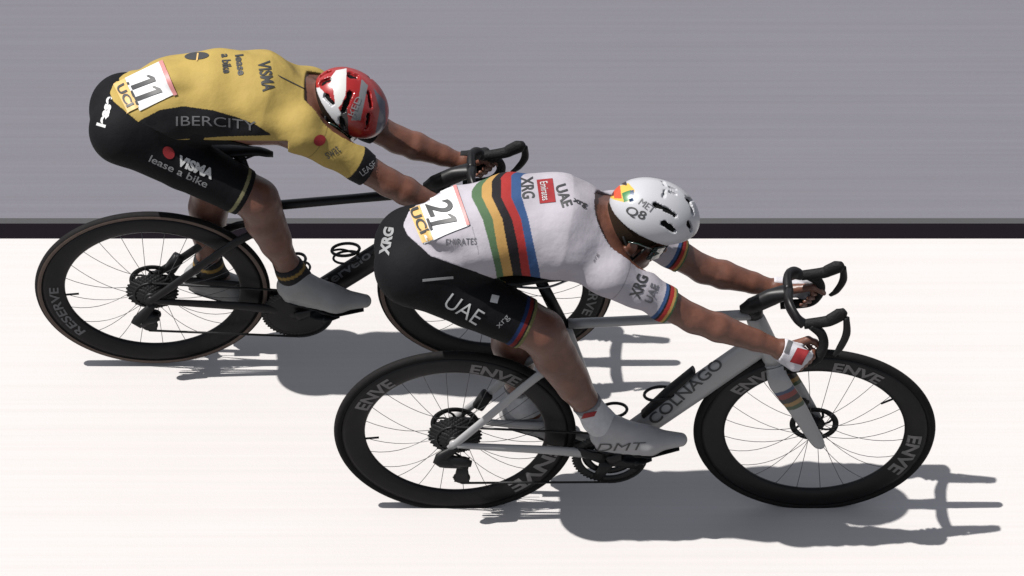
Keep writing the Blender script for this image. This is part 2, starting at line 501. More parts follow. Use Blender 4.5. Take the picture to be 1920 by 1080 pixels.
def make_shoe(parent, heel, ball, toe, mi_y, colour, sole_z, extra=()):
    F = Field()
    up = np.array([0, 0, 1.])
    F.cone(heel + up * .030, heel + up * .055 + (ball - heel) * .12, .040, .040, .02, .85)
    F.cone(heel + up * .022, ball + up * .012, .038, .042, .03, 1.05)
    F.cone(ball + up * .014, toe + up * .004, .040, .022, .025, 1.1)
    F.cone(heel + (ball - heel) * .22 + up * .062, ball - (ball - heel) * .18 + up * .036, .036, .032, .03, .95)
    F.cone(heel - up * .012, ball - up * .020, .030, .040, .006, 1.0)
    g = F.grid(.004)
    D = g[0].copy()
    # flat sole along heel -> toe
    t = toe - heel; nrm = np.array([t[2], 0, -t[0]]); nrm = nrm / np.linalg.norm(nrm)
    X, Y, Z = g[3][0][:, None, None], g[3][1][None, :, None], g[3][2][None, None, :]
    mid = heel - up * sole_z
    D = np.maximum(D, (X - mid[0]) * nrm[0] + (Z - mid[2]) * nrm[2])
    o = finish(D, g, M['shoe'], 'shoe', parent, colour, extra)
    # hard sole and cleat
    b = MB()
    tt = np.linalg.norm(t); dx = t / tt
    pts = [heel - up * (sole_z - .003) - dx * .030, heel - up * (sole_z - .002), heel * .45 + ball * .55 - up * (sole_z - .002), ball - up * (sole_z - .001), toe - up * (sole_z - .004) - dx * .004]
    b.tube(pts, [(.003, .018), (.006, .034), (.006, .034), (.006, .043), (.003, .022)], 16)
    c = ball * .85 + heel * .15 - up * (sole_z + .010)
    b.tube([c - dx * .035, c - dx * .02, c + dx * .02, c + dx * .032], [(.004, .014), (.007, .026), (.007, .026), (.004, .018)], 12)
    s = b.build('sole', M['black'], o)
    return o

def make_rider(cfg):
    Y = cfg['Y']; P = lambda k: W(cfg[k][0], cfg[k][1], Y + cfg[k][2])
    pel = P('pelvis'); root = thing('person', cfg['label'], 'person', (pel[0], pel[1], pel[2] - .1), 'two cyclists racing')
    F = Field()
    T = [P(k) for k in ('pelvis', 'waist', 'ribs', 'chest', 'upper')]
    b = cfg['depth']; a = cfg['width']
    for i in range(4):
        F.cone(T[i], T[i + 1], b[i], b[i + 1], .05, .5 * (a[i] / b[i] + a[i + 1] / b[i + 1]))
    for sN, q in (('n', -1), ('f', 1)):
        sh, el, wr = P('sh' + sN), P('el' + sN), P('wr' + sN)
        F.cone(T[3] + np.array([0, q * .06, 0]), sh, .085, .062, .05)
        F.cone(T[4], sh, .07, .058, .05)
        F.cone(sh, sh + (el - sh) * .35, .060, .055, .03)
        F.chain([sh + (el - sh) * .2, sh + (el - sh) * .65, el], [.055, .050, .043], .02)
        F.chain([el, el + (wr - el) * .28, el + (wr - el) * .7, wr], [.042, .046, .034, .027], .02)
        hp, kn, an = P('hp' + sN), P('kn' + sN), P('an' + sN)
        r = cfg['leg']
        F.cone(T[0] + np.array([0, q * .03, 0]), hp, .096, r[0], .05)
        F.chain([hp, hp + (kn - hp) * .45, hp + (kn - hp) * .85, kn], [r[0], r[1], r[2], r[3]], .03)
        ax = (an - kn); L = np.linalg.norm(ax); bk = np.array([-.9, 0, .25 if ax[0] > 0 else -.2]); bk /= np.linalg.norm(bk)
        F.chain([kn, kn + ax * .3 + bk * .012, kn + ax * .62 + bk * .008, kn + ax * .9, an], [r[3], r[4], r[4] * .82, r[5], r[5]], .03)
        F.cone(kn + ax * .12 - bk * .02, kn + ax * .5 - bk * .012, r[3] * .62, r[5] * .95, .03)
        F.cone(kn - bk * .022 , kn + ax * .06 - bk * .028, r[3] * .68, r[3] * .55, .02)          # kneecap
        he, ba = P('he' + sN), P('ba' + sN)
        F.cone(an, he + np.array([0.01, 0, .01]), r[5], .030, .02); F.cone(he, ba, .030, .028, .02); F.cone(an, ba, .034, .026, .03)
    nk, hd = P('neck'), P('head'); al = cfg['pitch']
    F.chain([T[4], nk, local(hd, al, (-.03, 0, -.05))], [.085, .062, .060], .04)
    add_head(F, hd, al)
    hands = {}
    for sN, q in (('n', -1), ('f', 1)):
        hands[sN] = add_hand(F, P('wr' + sN), P('hd' + sN), W(*cfg['bar' + sN][1], Y) - W(*cfg['bar' + sN][0], Y), q)
    g = F.grid(.0045, .03)
    D, lo, h, ax = g
    X, Yg, Z = np.broadcast_arrays(ax[0][:, None, None], ax[1][None, :, None], ax[2][None, None, :])
    near = Yg < Y
    Ym = Y - np.abs(Yg - Y)
    qx, qy, qz = X - CAM[0], Ym - CAM[1], Z - CAM[2]
    dd = qy * FWD[1] + qz * FWD[2]
    PX = (960 + FPX * qx / dd).astype(np.float32); PY = (540 - FPX * (qy * UP[1] + qz * UP[2]) / dd).astype(np.float32)
    def plane(p, d):
        d = np.asarray(d, float) / np.linalg.norm(d)
        return ((X - p[0]) * d[0] + (Yg - p[1]) * d[1] + (Z - p[2]) * d[2]).astype(np.float32)
    def tube_cut(p, q, r):
        d = q - p; L = np.linalg.norm(d); d = d / L
        t = (X - p[0]) * d[0] + (Yg - p[1]) * d[1] + (Z - p[2]) * d[2]
        rad = np.sqrt((X - p[0] - d[0] * t) ** 2 + (Yg - p[1] - d[1] * t) ** 2 + (Z - p[2] - d[2] * t) ** 2)
        return np.maximum(np.maximum(-t, t - L), rad - r).astype(np.float32)
    side = lambda dn, df: np.where(near, dn, df)
    def mp(V):
        Q = V.copy(); Q[:, 1] = Y - np.abs(Q[:, 1] - Y); return proj(Q)
    body = finish(D, g, M['skin'], 'body', root)
    Vb, Fb = surf_net(D, lo, h); bvb = BVHTree.FromPolygons(Vb.tolist(), Fb.tolist())
    def cast_body(px, py):
        d = FWD + np.array([1, 0, 0]) * ((px - 960) / FPX) + UP * ((540 - py) / FPX); d /= np.linalg.norm(d)
        return np.array(bvb.ray_cast(Vector(CAM), Vector(d))[0])
    # jersey
    J = D - .0075
    J = J + (.0024 * (np.sin(34 * X + 3 * np.sin(11 * Z) + 17 * Yg) * np.sin(23 * Z - 9 * X + 2) + .7 * np.sin(52 * Z - 24 * X + 3 * np.sin(13 * Yg)))).astype(np.float32)
    for c_, r_ in cfg['pockets']:
        pc = cast_body(*c_); fp = Field(); fp.ell(pc, r_, R(-10)); J = smin(J, fp.dist(fp.p[0], X, Yg, Z).astype(np.float32), .03)
    for i, (p, q, k) in enumerate(cfg['hem']):
        ln = seg_line(PX, PY, p, q, k)
        J = np.maximum(J, np.minimum(ln, (540 - PX) / PXM) if i == 3 else ln)
    cuts = {}
    for sN in 'nf':
        p = P('cuff' + sN); d = P('wr' + sN) - P('el' + sN) * .5 - P('sh' + sN) * .5
        cuts[sN] = (p, d / np.linalg.norm(d))
    armzone = np.maximum(cfg['armline'] * 0 + 0, 0)
    J = np.maximum(J, side(plane(*cuts['n']), plane(*cuts['f'])))
    npl = plane(P('neckcut'), cfg['neckdir'])
    dh = np.sqrt((X - hd[0]) ** 2 + ((Yg - hd[1]) * 1.25) ** 2 + (Z - hd[2]) ** 2)
    J = np.maximum(J, np.minimum(npl, .175 - dh))
    J = np.maximum(J, .135 - np.sqrt((X - hd[0]) ** 2 + (Yg - hd[1]) ** 2 + (Z - hd[2]) ** 2))
    def jc(V):
        px, py = mp(V)
        arm = np.zeros(len(V)) - 9
        for sN in 'nf':
            p, d = cuts[sN]; m = (V[:, 1] < Y) if sN == 'n' else (V[:, 1] >= Y)
            arm = np.where(m, (V - p) @ d, arm)
        return cfg['jersey_col'](V, px, py, arm)
    finish(J, g, M['jersey'], 'jersey', root, jc, cfg['jersey_print'], True, True)
    # race number, pinned over the jersey
    V, Fq = surf_net(J, lo, h); V, Fq = keep_big(V, Fq); bvh = BVHTree.FromPolygons(V.tolist(), Fq.tolist())
    def paper(name, items, par):
        VV = []; FF = []; MI = []; n = 0; ms = []
        for (shape, o, u, v, m, lift) in items:
            pv, pf = on_surface(bvh, shape, o, u, v, lift)
            if m not in ms: ms.append(m)
            VV.append(pv); FF += [[i + n for i in f] for f in pf]; MI += [ms.index(m)] * len(pf); n += len(pv)
        return link_mesh(name, np.concatenate(VV), FF, ms, par, True, MI)
    nb = cfg['number']
    pn = paper('race_number', [nb[0]] + nb[2:5], root); paper('yellow_strip', [nb[1], nb[5]], pn)
    # shorts
    S = D - .0045
    up_ = np.minimum(seg_line(PX, PY, *cfg['shorts_line']), (PX - cfg['shorts_x']) / PXM)
    S = np.maximum(S, up_)
    hn, hf = P('hemn'), P('hemf')
    S = np.maximum(S, side(plane(hn, P('knn') - P('hpn') + cfg['hem_tilt']), plane(hf, P('knf') - P('hpf') + cfg['hem_tilt'])))
    S = np.maximum(S, (PX - cfg['shorts_x'] - 260) / PXM)
    def shc(V):
        px, py = mp(V)
        dn = (P('knn') - P('hpn') + cfg['hem_tilt']); dn = dn / np.linalg.norm(dn)
        df = (P('knf') - P('hpf') + cfg['hem_tilt']); df = df / np.linalg.norm(df)
        leg = np.where(V[:, 1] < Y, (V - hn) @ dn, (V - hf) @ df)
        return cfg['shorts_col'](V, px, py, leg)
    finish(S, g, M['shorts'], 'bib_shorts', root, shc, cfg['shorts_print'], True, True)
    # socks, gloves
    for sN in 'nf':
        kn, an = P('kn' + sN), P('an' + sN); p = kn + (an - kn) * cfg['sock']; q = an + (an - kn) * .12
        K = np.maximum(D - .004, tube_cut(p, q, .10))
        d = (an - kn) / np.linalg.norm(an - kn); L = np.linalg.norm(q - p)
        finish(K, g, M['sock'], 'sock', root, lambda V: cfg['sock_col'](V, (V - p) @ d / L), cfg.get('sock_print', ()) if sN == 'n' else (), True)
        wr, hc = P('wr' + sN), P('hd' + sN); fw, out = hands[sN]
        d = hc - wr; d = d / np.linalg.norm(d)
        G = np.maximum(D - .0035, tube_cut(wr - d * .006, hc + d * .06, .075))
        G = np.maximum(G, np.maximum(plane(hc + fw * .020, fw), plane(hc - out * .004, -out) ))
        gp = cfg['glove_print'] if sN == 'n' else ()
        finish(G, g, M['sock'], 'glove', root, lambda V: np.tile(cfg['glove'], (len(V), 1)), gp, True)
        make_shoe(root, P('he' + sN), P('ba' + sN), P('to' + sN), 0, cfg['shoe_col'], cfg.get('sole', .028), cfg['shoe_print'] if sN == 'n' else ())
    # hair
    L = lambda *p: local(hd, al, p)
    Fh = Field(); Fh.ell(L(-.014, 0, .02), np.array([.102, .083, .094]) * 1.04, -al, .01); Fh.ell(L(-.055, 0, -.03), np.array([.050, .064, .055]) * 1.04, -al, .03)
    gh = Fh.grid(.006); finish(gh[0], gh, cfg['hair'], 'hair', root)
    for q in (-1, 1):
        e = MB(); c = L(.083, .032 * q, -.008); pr = [(.0001, -.011), (.006, -.0095), (.0095, -.006), (.011, 0), (.0095, .006), (.006, .0095), (.0001, .011)]
        e.lathe(pr, c, seg=14, closed=False); e.build('eye', M['white_ink'], root)
    # eyewear
    gl = MB(); V = []; n = 15
    for j in range(2):
        for i in range(n):
            an_ = R(-72 + 144 * i / (n - 1)); dr = .004 * j
            dip = .018 * abs(math.cos(an_ * 1.0)) ** 6 if abs(an_) < R(14) else 0
            for zz in (.012, -.012, -.038 + dip):
                V.append(L(.022 + (.086 + dr) * math.cos(an_), (.090 + dr) * math.sin(an_), zz))
    Fq = []
    for j in range(2):
        for i in range(n - 1):
            for k in range(2):
                q0 = j * n * 3 + i * 3 + k; q = [q0, q0 + 3, q0 + 4, q0 + 1]; Fq.append(q if j else q[::-1])
    for i in range(n - 1):
        for k in (0, 2): q0 = i * 3 + k; Fq.append([q0, q0 + n * 3, q0 + n * 3 + 3, q0 + 3])
    gl.add(V, Fq)
    for q in (-1, 1): gl.tube([L(.045, .090 * q, .006), L(.0, .089 * q, .004), L(-.03, .086 * q, -.006)], .003, 8)
    gl.build('sunglasses', M['lens'], root)
    # helmet
    c = L(*cfg['hel_c']); rad = np.array(cfg['hel_r']); ha = al + cfg['hel_tilt']
    E = Field(); E.ell(c, rad, -ha, .02)
    E.ell(c + np.array([-math.cos(ha), 0, math.sin(ha)]) * rad[0] * .28 + np.array([0, 0, -.012]), rad * np.array([.74, .84, .84]), -ha, .03)
    gg = E.grid(.004); D0 = gg[0].copy(); a_ = gg[3]
    V0, F0 = surf_net(D0, gg[1], .004); bv = BVHTree.FromPolygons(V0.tolist(), F0.tolist())
    hx, hy, hz = a_[0][:, None, None], a_[1][None, :, None], a_[2][None, None, :]
    fz = np.array([math.sin(ha), 0, math.cos(ha)])
    k0 = np.sqrt((((hx - c[0]) * math.cos(ha) - (hz - c[2]) * math.sin(ha)) / (rad[0] - .013)) ** 2 + ((hy - c[1]) / (rad[1] - .012)) ** 2 + (((hx - c[0]) * math.sin(ha) + (hz - c[2]) * math.cos(ha)) / (rad[2] - .013)) ** 2)
    D1 = np.maximum(D0, (1 - k0) * .08)
    fwdp = ((hx - c[0]) * math.cos(ha) - (hz - c[2]) * math.sin(ha)); upp = ((hx - c[0]) * math.sin(ha) + (hz - c[2]) * math.cos(ha))
    rim = -(upp + cfg['hel_cut'] + .10 * fwdp - .5 * np.clip(fwdp - .05, 0, 1) )
    D1 = np.maximum(D1, rim)
    def cast(px, py):
        d = FWD + np.array([1, 0, 0]) * ((px - 960) / FPX) + UP * ((540 - py) / FPX); d /= np.linalg.norm(d)
        hit = bv.ray_cast(Vector(CAM), Vector(d))[0]; return None if hit is None else np.array(hit) + d * .006
    for (pts, rv) in cfg['vents']:
        hs = [cast(*p) for p in pts]; hs = [x for x in hs if x is not None]
        if not hs: continue
        if len(hs) == 1: hs = hs * 2
        for mir in (0, 1):
            f2 = Field()
            hm = [np.array([x[0], 2 * Y - x[1], x[2]]) if mir else x for x in hs]
            for i in range(len(hm) - 1): f2.cone(hm[i], hm[i + 1], rv * 1.18, rv * .9, .004)
            q2 = f2.p
            for q in q2: D1 = np.maximum(D1, -f2.dist(q, hx, hy, hz))
    hel = finish(D1, gg, M['helmet'], 'helmet', root, lambda V: cfg['helmet_col'](V, *proj(V)), cfg['helmet_print'], True, True)
    D2 = np.maximum(np.maximum(D0 + .011, (1 - k0) * .08 - .006), rim + .006)
    finish(D2, gg, M['liner'], 'padding', hel)
    st = MB()
    for q in (-1, 1):
        st.tube([L(.03, .085 * q, .0), L(.02, .072 * q, -.07), L(.045, .03 * q, -.115), L(.05, 0, -.122)], (.004), 8)
        st.tube([L(-.05, .078 * q, .0), L(.0, .080 * q, -.05), L(.02, .072 * q, -.07)], .004, 8)
    st.build('strap', M['black'], hel)
    return root

def chars(s, bold=.0, ml=.12, shear=0.0): return text_tris(s, bold, ml, shear)
def numeral_one():
    V = []; F = []
    def strip(P, n=6):
        k = len(V)
        for j in range(n + 1):
            t = j / n
            for a, b in (P[:2], P[2:]): pass
            V.append((P[0][0] + (P[3][0] - P[0][0]) * t, P[0][1] + (P[3][1] - P[0][1]) * t)); V.append((P[1][0] + (P[2][0] - P[1][0]) * t, P[1][1] + (P[2][1] - P[1][1]) * t))
        for j in range(n): F.append([k + 2 * j, k + 2 * j + 1, k + 2 * j + 3, k + 2 * j + 2])
    strip([(.36, .09), (.70, .09), (.70, 1), (.36, 1)], 10)
    strip([(.0, .0), (1, .0), (1, .088), (.0, .088)], 2)
    strip([(.02, .74), (.02, .84), (.355, 1), (.355, .86)], 3)
    return np.array(V), F
ONE = numeral_one()
QG = quad_grid(16, 16); DG = disc_grid()

# ---- leading rider
GRN, YEL, BLK, RED, BLU = srgb(84, 112, 80), srgb(190, 150, 88), srgb(32, 28, 32), srgb(166, 50, 48), srgb(56, 86, 132)
WHT = (.53, .495, .55)
def stripes(V, px, py, arm):
    c = np.tile(WHT, (len(V), 1)).astype(float)
    ys = [369, 411, 455, 505, 540]
    ed = [(884, 905, 917, 929, 934), (903.5, 924, 931, 942, 947), (922, 942, 950, 960, 965), (939, 960, 970, 977, 982), (958, 977, 985, 993, 998), (978, 991, 1000, 1011, 1016)]
    E = [np.interp(py, ys, e) for e in ed]
    notarm = px < 1080
    sm = ((arm > -.192) & (arm < -.1885) & (px > 1080)) | (np.abs(px - np.interp(py, [380, 420, 470], [862, 884, 897])) < .9) & (py > 425) & (py < 478)
    c[sm] *= .62
    for i, k in enumerate((GRN, YEL, BLK, RED, BLU)): c[(px >= E[i]) & (px < E[i + 1]) & notarm] = k
    onarm = (arm < 0.02) & (px > 1180)
    for lo_, hi_, k in ((-.046, -.035, BLU), (-.035, -.029, BLK), (-.029, -.016, RED), (-.016, -.008, YEL), (-.008, .03, GRN)):
        c[onarm & (arm >= lo_) & (arm < hi_)] = k
    return c
def uae_shorts(V, px, py, leg):
    c = np.tile((.008, .008, .010), (len(V), 1)).astype(float)
    for lo_, hi_, k in ((-.040, -.028, srgb(34, 54, 96)), (-.028, -.016, srgb(120, 36, 34)), (-.016, -.011, BLK), (-.011, .02, srgb(128, 126, 84))): c[(leg >= lo_) & (leg < hi_)] = k
    return c
def pale_shoe(V): return np.tile((.47, .46, .47), (len(V), 1))
def white_helmet(V, px, py):
    c = np.tile((.60, .60, .63), (len(V), 1)).astype(float)
    def blob(poly, k): c[in_poly(px, py, poly)] = k
    blob([(1136, 345), (1152, 352), (1178, 343), (1190, 356), (1187, 376), (1170, 379), (1150, 374), (1136, 366)], srgb(235, 190, 80))
    blob([(1136, 356), (1150, 352), (1155, 366), (1140, 370)], srgb(120, 40, 30))
    blob([(1150, 350), (1162, 345), (1166, 372), (1152, 372)], srgb(225, 80, 40))
    blob([(1166, 362), (1182, 356), (1187, 374), (1170, 379)], srgb(50, 130, 70))
    blob([(1182, 357), (1189, 356), (1189, 376), (1180, 379)], srgb(40, 70, 110))
    blob([(1164, 338), (1174, 340), (1176, 348), (1164, 346)], srgb(40, 20, 20))
    return c
lead = dict(
    pockets=[((838, 446), (.060, .030, .024))], Y=YF, label='cyclist in white rainbow banded jersey with race number 21 and white helmet', depth=(.116, .131, .140, .140, .098), width=(.132, .140, .148, .150, .132),
    pelvis=(782, 478, 0), waist=(868, 442, 0), ribs=(958, 420, 0), chest=(1052, 424, 0), upper=(1112, 436, 0),
    shn=(1142, 510, -.128), eln=(1300, 598, -.155), wrn=(1466, 655, -.155), shf=(1150, 405, .128), elf=(1318, 505, .155), wrf=(1452, 541, .155),
    hdn=(1502, 664, -.148), hdf=(1510, 548, .148), barn=((1530, 545), (1488, 588)), barf=((1530, 545), (1488, 588)),
    hpn=(775, 504, -.062), knn=(1016, 622, -.10), ann=(1120, 786, -.10), hen=(1132, 826, -.11), ban=(1216, 832, -.115), ton=(1276, 826, -.11),
    hpf=(775, 457, .062), knf=(962, 598, .10), anf=(978, 754, .10), hef=(962, 784, .11), baf=(1034, 804, .115), tof=(1076, 812, .11),
    leg=(.109, .093, .078, .068, .066, .040), neck=(1130, 424, 0), head=(1195, 424, 0), pitch=R(28),
    hem=[((735, 380), (763, 440), (900, 400)), ((763, 440), (806, 480), (900, 400)), ((806, 480), (905, 515), (950, 450)), ], armline=0,
    cuffn=(1258, 572, -.150), cufff=(1276, 480, .150), neckcut=(1128, 430, 0), neckdir=(.94, 0, .25),
    shorts_line=((850, 466), (905, 492), (850, 560)), shorts_x=900,
    hemn=(985, 612, -.10), hemf=(940, 585, .10), hem_tilt=np.array([.10, 0, -.02]), sock=.80,
    jersey_col=stripes, shorts_col=uae_shorts, sock_col=lambda V, t: np.where((t < .12)[:, None], np.tile((.25, .25, .26), (len(V), 1)), np.tile((.66, .66, .68), (len(V), 1))),
    glove=(.72, .70, .74), shoe_col=pale_shoe, hair=mat('brown hair', (.03, .018, .011), .9, bump=.15, bscale=160, spec=.05),
    hel_c=(.024, 0, .069), hel_r=(.146, .108, .108), hel_tilt=R(-4), hel_cut=.030,
    vents=[([(1228, 384), (1246, 392), (1266, 405)], .0075), ([(1244, 418), (1254, 425), (1264, 433)], .0085), ([(1243, 341), (1246, 349)], .005), ([(1256, 352), (1266, 356)], .005), ([(1288, 372), (1298, 400)], .008), ([(1290, 418), (1296, 432)], .008), ([(1180, 332), (1183, 337)], .004)],
    helmet_col=white_helmet,
)
def on_line(o, u, v): return (o, u, v)
lead['jersey_print'] = [
    (chars('XRG', .02), (975, 333), (4, 40), (24, -2), M['ink']),
    (QG, (1006, 338), (6, 44), (30, -3), M['red_ink'], .002), (chars('Emirates', .0), (1012, 343), (5, 34), (14, -2), M['white_ink'], .0035),
    (chars('UAE', .03), (1040, 350), (14, 40), (20, -6), M['ink']), (chars('xrg', .03), (1072, 380), (26, 12), (3, -9), M['ink']),
    (chars('EMIRATES', .0), (836, 460), (58, -2), (0, -12), M['grey_ink']), (chars('xrg', 0), (1116, 494), (8, -16), (-5, -4), M['grey_ink']),
    (chars('XRG', .03), (1200, 562), (16, -42), (-21, -8), M['ink']), (chars('UAE', .02), (1222, 570), (13, -34), (-14, -6), M['grey_ink']),
]
lead['number'] = [
    (QG, (769, 384), (27, 73), (84, -34), M['bib_white'], .004), (QG, (765, 386), (28, 70), (20, -8), M['bib_yellow'], .0055),
    (QG, (850, 351), (26, 72), (6, -2), M['pink_ink'], .0055),
    (chars('2', .02, .06), (799, 386), (10, 23), (46, -12), M['ink'], .007), (ONE, (801, 412), (7, 22), (52, -12), M['ink'], .007),
    (chars('UCI', .03, .1), (769, 396), (22, 44), (17, -6), M['ink'], .0075),
]
lead['shorts_print'] = [
    (chars('UAE', -.005), (830, 573), (62, 37), (18, -24), M['white_ink']), (QG, (918, 566), (14, 3), (4, -14), M['white_ink']),
    (QG, (792, 528), (58, -6), (0, -5), M['light_ink']), (chars('XRG', .05), (730, 480), (10, -52), (-19, -3), M['light_ink']), (chars('xrg', 0), (938, 618), (20, -20), (-8, -8), M['light_ink']),
]
lead['glove_print'] = [(QG, (1481, 678), (14, -26), (22, 6), M['red_ink']), (QG, (1470, 660), (8, -22), (8, 3), M['grey_ink'])]
lead['shoe_print'] = [(chars('DMT', -.005), (1118, 846), (86, -3), (7, -14), M['ink'])]
lead['sock_print'] = [(QG, (1090, 785), (24, -5), (5, -10), M['red_ink'])]
lead['helmet_print'] = [(chars('Q8', .01), (1170, 402), (36, 13), (8, -17), M['ink']), (chars('MET', .0), (1196, 382), (26, 18), (8, -10), M['grey_ink'])]
make_rider(lead)

# ---- second rider
VY = srgb(190, 164, 92); VK = (.008, .008, .010)
def yellow_jersey(V, px, py, arm):
    c = np.tile(VY, (len(V), 1)).astype(float)
    top = np.interp(px, [200, 262, 300, 345, 400, 445, 480, 505, 516], [300, 226, 206, 199, 207, 220, 234, 250, 262])
    side = (py > top) & (px < 514) & (py < np.interp(px, [250, 330, 420, 500], [290, 262, 256, 254]))
    c[side] = VK
    c[(arm > -.052) & (arm < .03) & (px > 600)] = VK
    c[(arm > -.205) & (arm < -.2015) & (px > 500) & ~side] *= .6
    return c
def team_shorts(V, px, py, leg):
    c = np.tile(VK, (len(V), 1)).astype(float)
    c[(leg > -.030) & (leg < -.018)] = srgb(150, 145, 110)
    return c
def red_helmet(V, px, py):
    c = np.tile(srgb(170, 34, 34), (len(V), 1)).astype(float)
    for poly, k in (([(619, 147), (630, 132), (650, 128), (648, 178), (640, 196), (630, 206), (625, 170)], (.78, .78, .76)),
                    ([(572, 166), (599, 164), (630, 196), (640, 212), (634, 240), (601, 208), (575, 196)], (.72, .72, .74)),
                    ([(678, 148), (690, 160), (676, 226), (658, 226), (672, 186)], (.22, .23, .24)),
                    ([(700, 165), (722, 190), (724, 250), (704, 250), (712, 205)], (.10, .11, .16)),
                    ([(585, 210), (600, 208), (632, 240), (645, 270), (628, 262)], (.10, .09, .10)),
                    ([(642, 196), (650, 190), (654, 250), (640, 262), (636, 226)], (.04, .035, .035))):
        c[in_poly(px, py, poly)] = k
    return c
chase = dict(
    pockets=[((336, 150), (.055, .035, .026))], Y=YR, label='cyclist in yellow jersey with race number 11 and red helmet', depth=(.106, .127, .134, .129, .09), width=(.114, .133, .140, .142, .12),
    pelvis=(258, 224, 0), waist=(322, 192, 0), ribs=(408, 182, 0), chest=(488, 186, 0), upper=(548, 200, 0),
    shn=(564, 242, -.122), eln=(728, 342, -.145), wrn=(842, 398, -.145), shf=(580, 172, .122), elf=(745, 262, .145), wrf=(866, 304, .145),
    hdn=(878, 412, -.14), hdf=(902, 306, .14), barn=((915, 300), (875, 338)), barf=((915, 300), (875, 338)),
    hpn=(233, 244, -.058), knn=(482, 374, -.095), ann=(545, 508, -.095), hen=(545, 548, -.105), ban=(628, 568, -.11), ton=(684, 566, -.105),
    hpf=(234, 202, .058), knf=(398, 340, .095), anf=(390, 496, .095), hef=(370, 530, .105), baf=(446, 552, .11), tof=(492, 560, .105),
    leg=(.103, .088, .074, .065, .062, .038), neck=(586, 192, 0), head=(632, 206, 0), pitch=R(48),
    hem=[((196, 150), (212, 190), (400, 180)), ((212, 190), (262, 232), (400, 150)), ((262, 232), (330, 262), (400, 200)), ((330, 262), (520, 264), (400, 200))], armline=0,
    cuffn=(690, 318, -.140), cufff=(706, 238, .140), neckcut=(578, 196, 0), neckdir=(.95, 0, .1),
    shorts_line=((262, 220), (340, 240), (300, 330)), shorts_x=330,
    hemn=(460, 362, -.095), hemf=(382, 324, .095), hem_tilt=np.array([.08, 0, -.02]), sock=.90,
    jersey_col=yellow_jersey, shorts_col=team_shorts, sock_col=lambda V, t: np.where(((t > .25) & (t < .42))[:, None], np.tile(srgb(150, 120, 60), (len(V), 1)), np.tile(VK, (len(V), 1))),
    glove=VK, shoe_col=lambda V: np.tile((.36, .36, .36), (len(V), 1)), hair=mat('dark hair', (.025, .016, .011), .9, bump=.15, bscale=160, spec=.05),
    hel_c=(.012, 0, .048), hel_r=(.138, .108, .106), hel_tilt=R(-2), hel_cut=.036,
    vents=[([(604, 156), (618, 150)], .010), ([(612, 180), (624, 194)], .009), ([(656, 176), (650, 192), (643, 208)], .009), ([(658, 140), (668, 146)], .010), ([(640, 222), (646, 240)], .008), ([(690, 175), (694, 200)], .007), ([(690, 215), (686, 240)], .007)],
    helmet_col=red_helmet,
)
chase['jersey_print'] = [
    (chars('a bike', .03), (414, 102), (4, 36), (17, -1), M['ink']), (chars('lease', .03), (440, 104), (6, 38), (16, -2), M['ink']),
    (chars('VISMA', .03), (482, 116), (10, 56), (24, -2), M['ink']), (QG, (519, 140), (6, 5), (52, 26), M['ink']),
    (DG, (346, 114), (46, -3), (0, -14), M['ink']), (QG, (368, 115), (3, 0), (2, -14), M['bib_yellow'], .0035),
    (chars('IBERCITY', .0), (330, 236), (150, 10), (0, -18), M['grey_ink'], .002, -.25),
    (chars('swat', .0), (616, 298), (24, -14), (-10, -12), M['ink']), (DG, (590, 276), (22, -6), (-4, -20), M['red_ink']),
    (chars('LEASE', .0), (680, 330), (26, -20), (-7, -9), M['light_ink'], .003),
]
chase['number'] = [
    (QG, (235, 148), (28, 60), (64, -31), M['bib_white'], .004), (QG, (213, 160), (27, 52), (22, -11), M['bib_yellow'], .0055),
    (QG, (298, 118), (28, 62), (7, -3), M['pink_ink'], .0055),
    (ONE, (240, 157), (9, 20), (48, -18), M['ink'], .007), (ONE, (249, 177), (9, 20), (50, -18), M['ink'], .007),
    (chars('UCI', .03, .1), (218, 166), (20, 38), (16, -8), M['ink'], .0075),
]
chase['shorts_print'] = [
    (chars('VISMA', .05), (330, 309), (66, 28), (7, -19), M['white_ink']), (DG, (303, 292), (22, 10), (4, -22), M['red_ink']),
    (chars('lease a bike', .01), (278, 302), (108, 50), (6, -12), M['light_ink']),
    (chars('lease', .05), (198, 240), (16, -56), (-17, -5), M['white_ink']), 
]
chase['glove_print'] = (); chase['shoe_print'] = ()
chase['helmet_print'] = [(chars('RED', .0), (652, 214), (16, -34), (10, 4), M['light_ink'])]
make_rider(chase)

